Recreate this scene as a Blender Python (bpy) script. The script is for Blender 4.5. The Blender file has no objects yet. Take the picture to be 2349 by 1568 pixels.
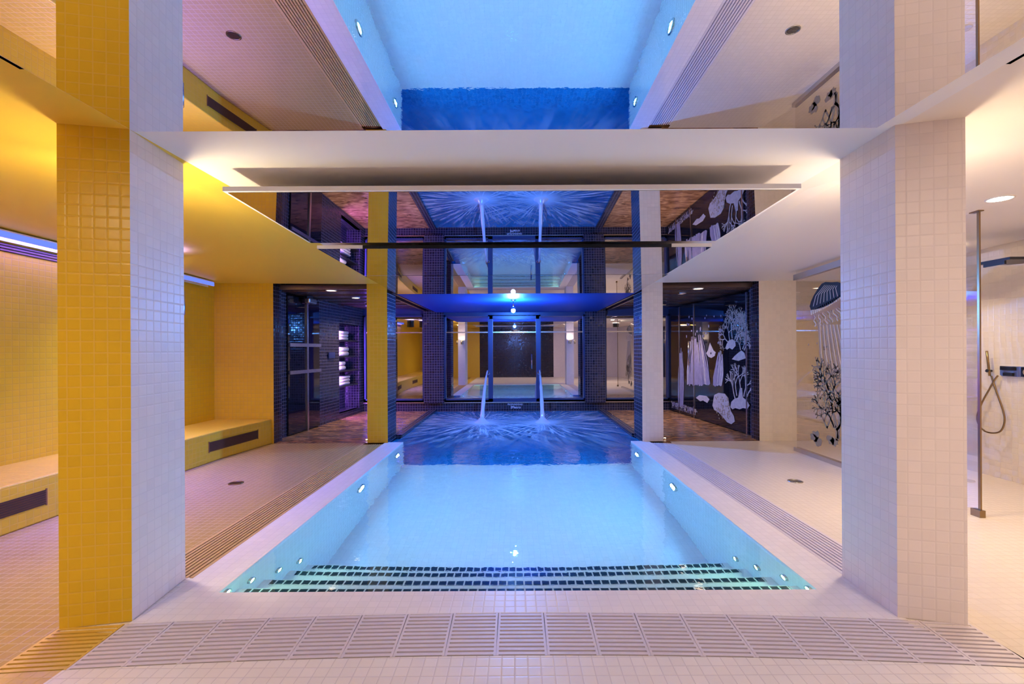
import bpy, bmesh, math, random
from mathutils import Vector, Matrix
random.seed(11)
SC = 0.83                      # everything below is laid out in camera-height units and brought to metres at the end
scene = bpy.context.scene
COL = scene.collection
F, VX, VY, CH = 1044.0, 1185.0, 802.0, 1.45

# ------------------------------------------------------------------ helpers
class MB:
    def __init__(s):
        s.v, s.f, s.m, s.sm = [], [], [], []
    def face(s, pts, mi=0, smooth=False):
        n = len(s.v); s.v += [tuple(p) for p in pts]
        s.f.append(tuple(range(n, n + len(pts)))); s.m.append(mi); s.sm.append(smooth)
    def box(s, x0, x1, y0, y1, z0, z1, mi=0, mis=None):
        """mis: material per side (x-,x+,y-,y+,z-,z+)"""
        n = len(s.v)
        s.v += [(x, y, z) for z in (z0, z1) for (x, y) in ((x0, y0), (x1, y0), (x1, y1), (x0, y1))]
        q = [(0, 4, 7, 3), (1, 2, 6, 5), (0, 1, 5, 4), (2, 3, 7, 6), (0, 3, 2, 1), (4, 5, 6, 7)]
        for i, t in enumerate(q):
            s.f.append(tuple(n + k for k in t)); s.m.append(mis[i] if mis else mi); s.sm.append(False)
    def prism(s, poly, z0, z1, mi=0, side=None, zt=None):
        """extrude a counter-clockwise plan polygon; side: material per edge"""
        k = len(poly); n = len(s.v)
        s.v += [(p[0], p[1], z0) for p in poly]
        s.v += [(p[0], p[1], (zt[i] if zt else z1)) for i, p in enumerate(poly)]
        for i in range(k):
            j = (i + 1) % k
            s.f.append((n + i, n + j, n + k + j, n + k + i)); s.m.append(side[i] if side else mi); s.sm.append(False)
        s.f.append(tuple(n + k - 1 - i for i in range(k))); s.m.append(mi); s.sm.append(False)
        s.f.append(tuple(n + k + i for i in range(k))); s.m.append(mi); s.sm.append(False)
    def slab(s, quad, thick, mi=0, faces=None):
        """a flat polygon thickened along its normal"""
        q = [Vector(p) for p in quad]
        nn = (q[1] - q[0]).cross(q[2] - q[0]).normalized() * thick
        k = len(q); n = len(s.v)
        s.v += [tuple(p) for p in q] + [tuple(p + nn) for p in q]
        for i in range(k):
            j = (i + 1) % k
            s.f.append((n + i, n + j, n + k + j, n + k + i)); s.m.append(mi); s.sm.append(False)
        s.f.append(tuple(n + k - 1 - i for i in range(k))); s.m.append(mi if faces is None else faces); s.sm.append(False)
        s.f.append(tuple(n + k + i for i in range(k))); s.m.append(mi); s.sm.append(False)
    def tube(s, path, rad, n=10, mi=0, cap=True):
        path = [Vector(p) for p in path]
        R = rad if isinstance(rad, (list, tuple)) else [rad] * len(path)
        base = len(s.v); up = None
        for i, p in enumerate(path):
            a = path[max(0, i - 1)]; b = path[min(len(path) - 1, i + 1)]
            d = (b - a).normalized()
            if up is None:
                up = Vector((0, 0, 1)) if abs(d.z) < .9 else Vector((1, 0, 0))
            u = (up - d * up.dot(d)).normalized(); up = u
            w = d.cross(u)
            for k in range(n):
                t = 2 * math.pi * k / n
                s.v.append(tuple(p + (u * math.cos(t) + w * math.sin(t)) * R[i]))
        for i in range(len(path) - 1):
            for k in range(n):
                k2 = (k + 1) % n
                s.f.append((base + i * n + k, base + i * n + k2, base + (i + 1) * n + k2, base + (i + 1) * n + k)); s.m.append(mi); s.sm.append(True)
        if cap:
            s.f.append(tuple(base + n - 1 - k for k in range(n))); s.m.append(mi); s.sm.append(False)
            e = base + (len(path) - 1) * n
            s.f.append(tuple(e + k for k in range(n))); s.m.append(mi); s.sm.append(False)
    def lathe(s, c, axis, prof, n=24, mi=0, smooth=True):
        """prof: list of (radius, distance along axis)"""
        c = Vector(c); a = Vector(axis).normalized()
        u = a.orthogonal().normalized(); w = a.cross(u); base = len(s.v)
        for r, h in prof:
            for k in range(n):
                t = 2 * math.pi * k / n
                s.v.append(tuple(c + a * h + (u * math.cos(t) + w * math.sin(t)) * max(r, 1e-5)))
        for i in range(len(prof) - 1):
            for k in range(n):
                k2 = (k + 1) % n
                s.f.append((base + i * n + k, base + i * n + k2, base + (i + 1) * n + k2, base + (i + 1) * n + k)); s.m.append(mi); s.sm.append(smooth)
    def disc(s, c, axis, r, n=24, mi=0, sy=1.0):
        c = Vector(c); a = Vector(axis).normalized(); u = a.orthogonal().normalized(); w = a.cross(u)
        s.face([c + (u * math.cos(2 * math.pi * k / n) + w * math.sin(2 * math.pi * k / n) * sy) * r for k in range(n)], mi)
    def build(s, name, mats, parent=None, bevel=0, fix=False):
        me = bpy.data.meshes.new(name)
        o = bpy.data.objects.new(name, me)
        off = Vector((0, 0, 0))
        if parent is not None:
            p = parent
            while p is not None:
                off += Vector(p.location); p = p.parent
            o.parent = parent
        me.from_pydata([(v[0] - off.x, v[1] - off.y, v[2] - off.z) for v in s.v], [], s.f)
        if not isinstance(mats, (list, tuple)): mats = [mats]
        for m in mats: me.materials.append(m)
        for p, mi, sm in zip(me.polygons, s.m, s.sm):
            p.material_index = mi; p.use_smooth = sm
        if fix:
            b = bmesh.new(); b.from_mesh(me)
            bmesh.ops.remove_doubles(b, verts=b.verts, dist=1e-5)
            bmesh.ops.recalc_face_normals(b, faces=b.faces); b.to_mesh(me); b.free()
        me.update(); COL.objects.link(o)
        if bevel:
            md = o.modifiers.new('edge', 'BEVEL'); md.width = bevel * SC; md.segments = 2; md.limit_method = 'ANGLE'
        return o

def tag(o, label=None, cat=None, group=None, kind=None):
    if label: o['label'] = label
    if cat: o['category'] = cat
    if group: o['group'] = group
    if kind: o['kind'] = kind
    return o

def thing(name, label, cat, loc=(0, 0, 0), group=None):
    o = bpy.data.objects.new(name, None); COL.objects.link(o)
    o.location = loc; o.empty_display_size = .1
    return tag(o, label, cat, group)

def copy_tree(o, parent=None):
    c = o.copy(); COL.objects.link(c)
    if parent is not None: c.parent = parent
    for ch in list(o.children): copy_tree(ch, c)
    return c

def struct(mb, name, mats, label, cat='wall', **k):
    return tag(mb.build(name, mats, **k), label, cat, None, 'structure')

def px(x, y, p0, n):
    """the point of a wall plane that is seen at a place of the photograph"""
    d = Vector(((x - VX) / F, 1.0, (VY - y) / F)); o = Vector((0, 0, CH))
    n = Vector(n); t = (Vector(p0) - o).dot(n) / d.dot(n)
    return o + d * t

# ------------------------------------------------------------------ materials
def newmat(name):
    m = bpy.data.materials.new(name); m.use_nodes = True
    nt = m.node_tree; nt.nodes.clear()
    out = nt.nodes.new('ShaderNodeOutputMaterial')
    return m, nt, out

def N(nt, t, **k):
    n = nt.nodes.new(t)
    for a, b in k.items(): setattr(n, a, b)
    return n

def mth(nt, op, a, b=None, c=None, clamp=False):
    n = nt.nodes.new('ShaderNodeMath'); n.operation = op; n.use_clamp = clamp
    for i, x in enumerate((a, b, c)):
        if x is None: continue
        if isinstance(x, (int, float)): n.inputs[i].default_value = x
        else: nt.links.new(x, n.inputs[i])
    return n.outputs[0]

def plain(name, col, rough=.5, metal=0, spec=.5, noise=0.0, nscale=6, bump=0.0):
    m, nt, out = newmat(name)
    p = N(nt, 'ShaderNodeBsdfPrincipled')
    p.inputs['Base Color'].default_value = (*col, 1); p.inputs['Roughness'].default_value = rough
    p.inputs['Metallic'].default_value = metal; p.inputs['Specular IOR Level'].default_value = spec
    if noise or bump:
        g = N(nt, 'ShaderNodeNewGeometry'); t = N(nt, 'ShaderNodeTexNoise'); t.inputs['Scale'].default_value = nscale; t.inputs['Detail'].default_value = 5
        nt.links.new(g.outputs['Position'], t.inputs['Vector'])
        if noise:
            h = N(nt, 'ShaderNodeHueSaturation'); h.inputs['Color'].default_value = (*col, 1)
            nt.links.new(mth(nt, 'MULTIPLY_ADD', t.outputs[0], noise * 2, 1 - noise), h.inputs['Value'])
            nt.links.new(h.outputs[0], p.inputs['Base Color'])
        if bump:
            b = N(nt, 'ShaderNodeBump'); b.inputs['Strength'].default_value = bump; b.inputs['Distance'].default_value = .01
            nt.links.new(t.outputs[0], b.inputs['Height']); nt.links.new(b.outputs[0], p.inputs['Normal'])
    nt.links.new(p.outputs[0], out.inputs[0])
    return m

def emit(name, col, s):
    m, nt, out = newmat(name)
    e = N(nt, 'ShaderNodeEmission'); e.inputs[0].default_value = (*col, 1); e.inputs[1].default_value = s
    nt.links.new(e.outputs[0], out.inputs[0]); return m

def tile(name, col, grout, size=.05, gap=.06, rough=.22, var=.025, wob=.006, bump=.3, spec=.5, off=(.013, .017, .0)):
    """square mosaic tiles in world space, with grout, slight colour change and slight tilt from tile to tile"""
    m, nt, out = newmat(name); L = nt.links.new
    g = N(nt, 'ShaderNodeNewGeometry')
    add = N(nt, 'ShaderNodeVectorMath', operation='ADD'); add.inputs[1].default_value = off
    L(g.outputs['Position'], add.inputs[0])
    sc = N(nt, 'ShaderNodeVectorMath', operation='SCALE'); sc.inputs['Scale'].default_value = 1 / size
    L(add.outputs[0], sc.inputs[0])
    fr = N(nt, 'ShaderNodeVectorMath', operation='FRACTION'); L(sc.outputs[0], fr.inputs[0])
    fl = N(nt, 'ShaderNodeVectorMath', operation='FLOOR'); L(sc.outputs[0], fl.inputs[0])
    s1 = N(nt, 'ShaderNodeSeparateXYZ'); L(fr.outputs[0], s1.inputs[0])
    s2 = N(nt, 'ShaderNodeSeparateXYZ'); L(g.outputs['True Normal'], s2.inputs[0])
    d = None; cells = []
    for i in range(3):
        dist = mth(nt, 'SUBTRACT', .5, mth(nt, 'ABSOLUTE', mth(nt, 'SUBTRACT', s1.outputs[i], .5)))
        flat = mth(nt, 'GREATER_THAN', mth(nt, 'ABSOLUTE', s2.outputs[i]), .75)     # axis across this face: no lines
        dist = mth(nt, 'ADD', dist, flat)
        d = dist if d is None else mth(nt, 'MINIMUM', d, dist)
        cells.append(mth(nt, 'SUBTRACT', 1, flat))
    mask = N(nt, 'ShaderNodeMapRange', interpolation_type='SMOOTHSTEP'); L(d, mask.inputs[0])
    mask.inputs[1].default_value = gap * .35; mask.inputs[2].default_value = gap
    hgt = N(nt, 'ShaderNodeMapRange', interpolation_type='SMOOTHSTEP'); L(d, hgt.inputs[0])
    hgt.inputs[1].default_value = 0; hgt.inputs[2].default_value = gap * 2.4
    cv = N(nt, 'ShaderNodeCombineXYZ')
    for i in range(3): L(cells[i], cv.inputs[i])
    cm = N(nt, 'ShaderNodeVectorMath', operation='MULTIPLY'); L(fl.outputs[0], cm.inputs[0]); L(cv.outputs[0], cm.inputs[1])
    wn = N(nt, 'ShaderNodeTexWhiteNoise', noise_dimensions='3D'); L(cm.outputs[0], wn.inputs['Vector'])
    hs = N(nt, 'ShaderNodeHueSaturation'); hs.inputs['Color'].default_value = (*col, 1)
    L(mth(nt, 'MULTIPLY_ADD', wn.outputs['Value'], var * 2, 1 - var), hs.inputs['Value'])
    mx = N(nt, 'ShaderNodeMix', data_type='RGBA'); L(mask.outputs[0], mx.inputs['Factor'])
    mx.inputs['A'].default_value = (*grout, 1); L(hs.outputs[0], mx.inputs['B'])
    p = N(nt, 'ShaderNodeBsdfPrincipled'); L(mx.outputs['Result'], p.inputs['Base Color'])
    p.inputs['Specular IOR Level'].default_value = spec
    L(mth(nt, 'MULTIPLY_ADD', mask.outputs[0], rough - .7, .7), p.inputs['Roughness'])
    # tilt of each tile
    sb = N(nt, 'ShaderNodeVectorMath', operation='SUBTRACT'); L(wn.outputs['Color'], sb.inputs[0]); sb.inputs[1].default_value = (.5, .5, .5)
    wb = N(nt, 'ShaderNodeVectorMath', operation='SCALE'); L(sb.outputs[0], wb.inputs[0]); wb.inputs['Scale'].default_value = wob * 2
    bp = N(nt, 'ShaderNodeBump'); bp.inputs['Strength'].default_value = bump; bp.inputs['Distance'].default_value = .002
    L(hgt.outputs[0], bp.inputs['Height'])
    an = N(nt, 'ShaderNodeVectorMath', operation='ADD'); L(bp.outputs[0], an.inputs[0]); L(wb.outputs[0], an.inputs[1])
    nz = N(nt, 'ShaderNodeVectorMath', operation='NORMALIZE'); L(an.outputs[0], nz.inputs[0])
    L(nz.outputs[0], p.inputs['Normal'])
    L(p.outputs[0], out.inputs[0]); return m

M = {}
M['yellow_tile'] = tile('yellow mosaic', (.74, .49, .035), (.74, .50, .10), .05, rough=.3, spec=.3)
M['yellow_wall'] = tile('matt yellow mosaic', (.74, .49, .03), (.66, .44, .07), .05, rough=.6, spec=.08, wob=.002)
M['white_tile'] = tile('white mosaic', (.86, .775, .78), (.80, .72, .73), .05, gap=.05, rough=.4, spec=.4)
M['cream_tile'] = tile('cream mosaic', (.84, .75, .65), (.79, .70, .60), .05, gap=.05, wob=.004)
M['pool_tile'] = tile('pool mosaic', (.80, .83, .85), (.66, .70, .73), .05, gap=.05, bump=.1, wob=.0)
M['dark_tile'] = tile('dark mosaic', (.012, .012, .026), (.10, .08, .11), .05, gap=.085, rough=.12, var=.3, wob=.02)
M['dark_pool_tile'] = tile('dark blue pool mosaic', (.010, .20, .50), (.015, .24, .55), .05, rough=.15, var=.2)
M['nosing'] = tile('dark step nosing', (.012, .03, .05), (.65, .7, .72), .05, gap=.12, rough=.25, var=.1)
M['tan_floor'] = tile('tan floor mosaic', (.46, .30, .105), (.48, .33, .15), .05, gap=.07, rough=.22, wob=.035)
M['cream_floor'] = tile('cream floor mosaic', (.74, .64, .56), (.68, .58, .50), .05, gap=.06, rough=.3, wob=.012)
M['yellow_floor'] = tile('yellow floor mosaic', (.68, .45, .08), (.60, .40, .10), .05, gap=.06, rough=.3)
M['front_floor'] = tile('white floor mosaic', (.84, .76, .72), (.68, .60, .59), .05, gap=.05, rough=.35, off=(.013, .02, 0))
M['yellow_paint'] = plain('yellow ceiling paint', (.84, .58, .07), .5)
M['white_paint'] = plain('white ceiling paint', (.86, .83, .84), .5)
M['cream_paint'] = plain('cream ceiling paint', (.86, .78, .72), .5)
M['grate_white'] = plain('white grating plastic', (.70, .62, .68), .45)
M['grate_tan'] = plain('tan grating plastic', (.58, .36, .13), .45)
M['grate_yellow'] = plain('yellow grating plastic', (.70, .45, .08), .45)
M['gutter'] = plain('grey gutter', (.54, .46, .51), .6)
M['gutter_tan'] = plain('brown gutter', (.40, .24, .09), .6)
M['steel'] = plain('brushed steel', (.62, .60, .58), .25, 1)
M['chrome'] = plain('chrome', (.8, .8, .8), .08, 1)
M['bronze'] = plain('bronze anodised metal', (.30, .20, .10), .3, 1)
M['black_metal'] = plain('black metal', (.012, .012, .014), .3)
M['navy_metal'] = plain('dark blue metal frame', (.03, .05, .14), .3, .4)
M['black_glass'] = plain('black glass', (.006, .006, .010), .03, 0, .9)
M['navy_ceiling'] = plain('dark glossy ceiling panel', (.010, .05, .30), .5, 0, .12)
M['bronze_ceiling'] = plain('bronze ceiling panel', (.12, .08, .08), .25, .5)
M['towel'] = plain('cream towelling', (.82, .72, .56), .9, noise=.12, nscale=40, bump=.6)
M['white_ink'] = plain('white print', (.50, .42, .36), .5, noise=.45, nscale=22)
M['lilac_ink'] = plain('pale lilac print', (.27, .22, .27), .5, noise=.4, nscale=14)
M['brown_ink'] = plain('brown print', (.34, .24, .13), .5, noise=.2, nscale=20)
M['tan_ink'] = plain('tan print', (.42, .30, .19), .5, noise=.2, nscale=20)
M['black_ink'] = plain('black print', (.015, .013, .015), .35)
M['pale_ink'] = plain('pale print', (.70, .60, .50), .5)
M['sign_white'] = plain('white lettering', (.75, .75, .85), .5)
M['brown_slat'] = plain('brown vent slats', (.22, .10, .045), .45)
M['orange_wood'] = plain('dark vent recess', (.05, .02, .008), .6)

def mirror(name, col, rough=0.0):
    m, nt, out = newmat(name)
    g = N(nt, 'ShaderNodeBsdfGlossy'); g.inputs['Color'].default_value = (*col, 1); g.inputs['Roughness'].default_value = rough
    nt.links.new(g.outputs[0], out.inputs[0]); return m
M['mirror'] = mirror('mirror', (.84, .84, .86))
M['dark_mirror'] = mirror('tinted mirror pane', (.50, .50, .60), .01)

def thin_glass(name, tint=(.96, .97, .96), refl=1.0):
    m, nt, out = newmat(name); L = nt.links.new
    t = N(nt, 'ShaderNodeBsdfTransparent'); t.inputs[0].default_value = (*tint, 1)
    g = N(nt, 'ShaderNodeBsdfGlossy'); g.inputs['Roughness'].default_value = 0
    f = N(nt, 'ShaderNodeFresnel'); f.inputs[0].default_value = 1.45
    mx = N(nt, 'ShaderNodeMixShader'); L(mth(nt, 'MULTIPLY', f.outputs[0], refl, clamp=True), mx.inputs[0]); L(t.outputs[0], mx.inputs[1]); L(g.outputs[0], mx.inputs[2])
    L(mx.outputs[0], out.inputs[0]); return m
M['glass'] = thin_glass('clear glass', (.95, .92, .87), .3)

def marble():
    m, nt, out = newmat('brown marble'); L = nt.links.new
    g = N(nt, 'ShaderNodeNewGeometry')
    mp = N(nt, 'ShaderNodeMapping'); mp.inputs['Scale'].default_value = (1.2, 3.4, 1); L(g.outputs['Position'], mp.inputs[0])
    n = N(nt, 'ShaderNodeTexNoise'); n.inputs['Scale'].default_value = 2.2; n.inputs['Detail'].default_value = 9; n.inputs['Distortion'].default_value = 2.5
    L(mp.outputs[0], n.inputs['Vector'])
    r = N(nt, 'ShaderNodeValToRGB')
    e = r.color_ramp.elements
    e[0].position = .3; e[0].color = (.08, .03, .012, 1); e[1].position = .72; e[1].color = (.58, .32, .15, 1)
    k = e.new(.5); k.color = (.30, .14, .06, 1)
    L(n.outputs[0], r.inputs[0])
    p = N(nt, 'ShaderNodeBsdfPrincipled'); L(r.outputs[0], p.inputs['Base Color']); p.inputs['Roughness'].default_value = .22
    L(p.outputs[0], out.inputs[0]); return m
M['marble'] = marble()

JETS = [(-.71, 9.2), (.52, 9.2)]
def water():
    m, nt, out = newmat('pool water'); L = nt.links.new
    g = N(nt, 'ShaderNodeNewGeometry'); sp = N(nt, 'ShaderNodeSeparateXYZ'); L(g.outputs['Position'], sp.inputs[0])
    X, Y = sp.outputs[0], sp.outputs[1]
    far = N(nt, 'ShaderNodeMapRange', interpolation_type='SMOOTHSTEP'); L(Y, far.inputs[0])
    far.inputs[1].default_value = 6.2 * SC; far.inputs[2].default_value = 8.6 * SC
    # streaks that run out from each jet
    streak = None; near = None
    for (jx, jy) in JETS:
        dx = mth(nt, 'SUBTRACT', X, jx * SC); dy = mth(nt, 'SUBTRACT', Y, jy * SC)
        r = mth(nt, 'SQRT', mth(nt, 'ADD', mth(nt, 'MULTIPLY', dx, dx), mth(nt, 'MULTIPLY', dy, dy)))
        a = mth(nt, 'ARCTAN2', dx, mth(nt, 'MULTIPLY', dy, -1))
        cv = N(nt, 'ShaderNodeCombineXYZ'); L(mth(nt, 'MULTIPLY', a, 11.0), cv.inputs[0]); L(mth(nt, 'MULTIPLY', r, 1.1), cv.inputs[1]); cv.inputs[2].default_value = jx * 7
        n = N(nt, 'ShaderNodeTexNoise'); n.inputs['Scale'].default_value = 1.6; n.inputs['Detail'].default_value = 6; n.inputs['Roughness'].default_value = .6
        L(cv.outputs[0], n.inputs['Vector'])
        fall = N(nt, 'ShaderNodeMapRange', interpolation_type='SMOOTHSTEP'); L(r, fall.inputs[0])
        fall.inputs[1].default_value = 3.0 * SC; fall.inputs[2].default_value = .3 * SC
        core = N(nt, 'ShaderNodeMapRange', interpolation_type='SMOOTHSTEP'); L(r, core.inputs[0])
        core.inputs[1].default_value = .7 * SC; core.inputs[2].default_value = .05 * SC
        line = N(nt, 'ShaderNodeMapRange', interpolation_type='SMOOTHSTEP'); L(n.outputs[0], line.inputs[0])
        line.inputs[1].default_value = .42; line.inputs[2].default_value = .64
        s = mth(nt, 'MULTIPLY', line.outputs[0], fall.outputs[0])
        s = mth(nt, 'MAXIMUM', s, core.outputs[0])
        streak = s if streak is None else mth(nt, 'MAXIMUM', streak, s)
        near = n.outputs[0] if near is None else mth(nt, 'ADD', near, n.outputs[0])
    # bump: calm close by, ruffled under the jets
    fine = N(nt, 'ShaderNodeTexNoise'); fine.inputs['Scale'].default_value = 9; fine.inputs['Detail'].default_value = 3; L(g.outputs['Position'], fine.inputs['Vector'])
    mid = N(nt, 'ShaderNodeMapRange', interpolation_type='SMOOTHSTEP'); L(Y, mid.inputs[0])
    mid.inputs[1].default_value = 3.3 * SC; mid.inputs[2].default_value = 5.5 * SC; mid.inputs[3].default_value = .0012; mid.inputs[4].default_value = .0042
    h = mth(nt, 'MULTIPLY', fine.outputs[0], mid.outputs[0])
    h2 = mth(nt, 'MULTIPLY', mth(nt, 'MULTIPLY', near, far.outputs[0]), .055)
    b = N(nt, 'ShaderNodeBump'); b.inputs['Strength'].default_value = 1; b.inputs['Distance'].default_value = 1
    L(mth(nt, 'ADD', h, h2), b.inputs['Height'])
    gl = N(nt, 'ShaderNodeBsdfGlass'); gl.inputs['IOR'].default_value = 1.333; gl.inputs['Roughness'].default_value = 0
    gl.inputs['Color'].default_value = (1, 1, 1, 1); L(b.outputs[0], gl.inputs['Normal'])
    df = N(nt, 'ShaderNodeBsdfDiffuse'); df.inputs[0].default_value = (.62, .72, .86, 1)
    tr = N(nt, 'ShaderNodeBsdfTranslucent'); tr.inputs[0].default_value = (.62, .72, .86, 1)
    fo = N(nt, 'ShaderNodeMixShader'); fo.inputs[0].default_value = .4; L(df.outputs[0], fo.inputs[1]); L(tr.outputs[0], fo.inputs[2])
    mx = N(nt, 'ShaderNodeMixShader'); L(mth(nt, 'MULTIPLY', streak, .75, clamp=True), mx.inputs[0]); L(gl.outputs[0], mx.inputs[1]); L(fo.outputs[0], mx.inputs[2])
    L(mx.outputs[0], out.inputs[0]); return m
M['water'] = water()
def jet_water():
    m, nt, out = newmat('falling water'); L = nt.links.new
    df = N(nt, 'ShaderNodeBsdfDiffuse'); df.inputs[0].default_value = (.85, .85, .92, 1)
    tr = N(nt, 'ShaderNodeBsdfTranslucent'); tr.inputs[0].default_value = (.85, .85, .92, 1)
    gs = N(nt, 'ShaderNodeBsdfGlossy'); gs.inputs['Roughness'].default_value = .15
    a = N(nt, 'ShaderNodeMixShader'); a.inputs[0].default_value = .45; L(df.outputs[0], a.inputs[1]); L(tr.outputs[0], a.inputs[2])
    b = N(nt, 'ShaderNodeMixShader'); b.inputs[0].default_value = .3; L(a.outputs[0], b.inputs[1]); L(gs.outputs[0], b.inputs[2])
    L(b.outputs[0], out.inputs[0]); return m
M['jet'] = jet_water()

# light sources (only lamps emit)
E = dict(pool=380, step=240, warm=370, shower=190, left=300, vio=1150, front=140, violet=1.3, led=110, star=8500, niche=300, far=9, deep=440, upl=280, rear=470, upr=265)
M['pool_lens'] = emit('pool light lens', (.10, .41, .82), E['pool'])
M['step_lens'] = emit('step light lens', (.36, 1.0, .60), E['step'])
M['warm_lens'] = emit('warm downlight lens', (1, .78, .50), E['warm'])
M['added_shower_lens'] = emit('added shower downlight lens', (1, .78, .50), E['shower'])
M['added_left_lens'] = emit('added warm white downlight lens', (1, .84, .50), E['left'])
M['added_front_lens'] = emit('added neutral downlight lens', (1, .80, .60), E['front'])
M['violet_led'] = emit('violet light strip', (.13, .20, 1.0), E['violet'])
M['added_violet_tape'] = emit('added violet light tape', (.10, .07, 1.0), E['led'])
M['added_violet_lens'] = emit('added violet downlight lens', (.10, .09, 1.0), E['vio'])
M['rear_up'] = emit('warm rear uplight lens', (1, .80, .46), E['rear'])
M['left_up'] = emit('warm uplight lens', (1, .80, .46), E['upl'])
M['right_up'] = emit('pale uplight lens', (1, .78, .52), E['upr'])
M['star_lens'] = emit('blue white lamp', (.08, .30, 1.0), E['star'])
M['niche_led'] = emit('violet niche light strip', (.36, .12, 1.0), E['niche'])
M['added_deep_lens'] = emit('added deep corridor downlight lens', (1, .72, .48), E['deep'])
M['far_lens'] = emit('corridor downlight lens', (1, .78, .60), E['far'])

# ------------------------------------------------------------------ plan
PW, CX, GX = 1.80, 2.08, 2.40
YB, YI = 7.15, 10.85
XL, XR = -4.95, 5.35
YN = -2.3
ZC = 2.65
def arcb(x): return 2.51 - x * x / 52
def arcf(x): return 2.16 - x * x / 52
def frange(a, b, n): return [a + (b - a) * i / n for i in range(n + 1)]

# ------------------------------------------------------------------ floors
b = MB()
xs = frange(-CX, 5.35, 40)
for i in range(40):
    x0, x1 = xs[i], xs[i + 1]
    if x1 <= GX + .02:
        b.face([(x0, YN, 0), (x1, YN, 0), (x1, arcf(x1), 0), (x0, arcf(x0), 0)])
    else:
        b.face([(x0, YN, 0), (x1, YN, 0), (x1, 2.0, 0), (x0, 2.0, 0)])
for s in (-1, 1): b.face([(s * 2.43, 2.36, -.003), (s * 2.06, 2.36, -.003), (s * 2.06, 2.93, -.003), (s * 2.43, 2.93, -.003)][::s])
struct(b, 'floor_front', M['front_floor'], 'pale mosaic floor in front of the curved overflow grating', 'floor')
b = MB(); b.face([(GX, 2.0, 0), (XR, 2.0, 0), (XR, YB, 0), (GX, YB, 0)])
b.face([(2.36, arcf(2.36), 0), (GX, arcf(2.36), 0), (GX, 2.93, 0), (2.36, 2.93, 0)])
struct(b, 'floor_right', M['cream_floor'], 'cream mosaic floor right of the pool, running into the shower', 'floor')
b = MB(); b.face([(XL - .15, YN, 0), (-GX + .015, YN, -.001), (-GX + .015, YB, -.001), (XL - .15, YB, 0)])
struct(b, 'floor_left', M['tan_floor'], 'tan mosaic floor between the pool and the long bench', 'floor')
b = MB()
xs = frange(-GX, -CX, 4)
for i in range(4): b.face([(xs[i], YN, 0), (xs[i + 1], YN, 0), (xs[i + 1], arcf(xs[i + 1]), 0), (xs[i], arcf(xs[i]), 0)])
struct(b, 'floor_near_left', M['yellow_floor'], 'yellow mosaic floor strip at the near left corner', 'floor')
for nm, x0, x1, lb in (('floor_far_left', -4.1, -2.06, 'brown marble floor behind the left doorway'), ('floor_far_right', 2.06, 4.1, 'brown marble floor behind the right doorway')):
    b = MB(); b.box(x0, x1, YB, YI, -.06, 0.0); struct(b, nm, M['marble'], lb, 'floor')

# ------------------------------------------------------------------ ceiling
A, B_, C_, D_ = (-2.1, 1.93), (-2.36, 2.36), (-2.36, 3.15), (-2.2, 3.43)
for sgn, nm, mat, lb in ((-1, 'ceiling_left', 'yellow_paint', 'yellow painted ceiling above the bench side'), (1, 'ceiling_right', 'cream_paint', 'cream painted ceiling above the shower side')):
    def P(x, y, z): return (x * -sgn, y, z)
    b = MB(); xw = -5.1 if sgn < 0 else -5.4
    zb = 2.495
    T = [[P(-CX, YN, 2.63), P(*A, ZC), P(xw, .8, 2.60), P(xw, YN, 2.58)],
         [P(*A, ZC), P(*B_, ZC), P(xw, 2.6, 2.62), P(xw, .8, 2.60)],
         [P(*B_, ZC), P(*C_, ZC), P(xw, 3.3, 2.62), P(xw, 2.6, 2.62)],
         [P(*C_, ZC), P(*D_, ZC), P(-CX, YB + .02, zb), P(xw, YB + .02, zb + .03), P(xw, 3.3, 2.62)]]
    for t in T:
        for k in range(1, len(t) - 1): b.face([t[0], t[k], t[k + 1]])
    b.face([P(-CX, D_[1], ZC), P(-CX, YB + .02, zb), P(*D_, ZC)])
    b.face([P(-CX, A[1], ZC), P(-CX, D_[1], ZC), P(*D_, ZC), P(*C_, ZC), P(*B_, ZC), P(*A, ZC)])
    struct(b, nm, M[mat], lb, 'ceiling')
b = MB()
b.face([(-CX, YN, 2.63), (CX, YN, 2.63), (CX, 1.93, ZC), (-CX, 1.93, ZC)])
b.face([(-CX, 1.93, ZC), (CX, 1.93, ZC), (CX, 3.43, ZC), (-CX, 3.43, ZC)])
b.face([(-CX, 3.43, ZC), (CX, 3.43, ZC), (CX, YB + .02, 2.495), (-CX, YB + .02, 2.495)])
b.face([(-CX, YB + .02, 2.495), (CX, YB + .02, 2.495), (CX, YB + .6, 2.495), (-CX, YB + .6, 2.495)])
struct(b, 'ceiling', M['white_paint'], 'white painted ceiling above the pool, between the two pillars', 'ceiling')

# ------------------------------------------------------------------ walls
b = MB(); b.slab([(XL + .2, YB, -.02), (XL - .15, YN, -.02), (XL - .15, YN, 2.7), (XL + .2, YB, 2.7)], .1)
struct(b, 'wall_left', M['yellow_wall'], 'yellow mosaic wall behind the long bench')
b = MB(); b.box(-4.95, -3.82, YB, YB + .25, -.02, 2.6, mis=[0, 1, 0, 1, 0, 0])
struct(b, 'wall_back_left', [M['yellow_wall'], M['dark_tile']], 'yellow mosaic wall left of the left doorway')
b = MB(); b.box(3.81, 5.5, YB, YB + .25, -.02, 2.6, mis=[1, 0, 0, 1, 0, 0])
struct(b, 'wall_back_right', [M['cream_tile'], M['dark_tile']], 'cream mosaic wall right of the right doorway')
b = MB(); b.box(XR, XR + .1, YN, YB, -.02, 2.75)
struct(b, 'wall_right', M['cream_tile'], 'cream mosaic wall behind the shower fittings')
b = MB()
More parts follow.
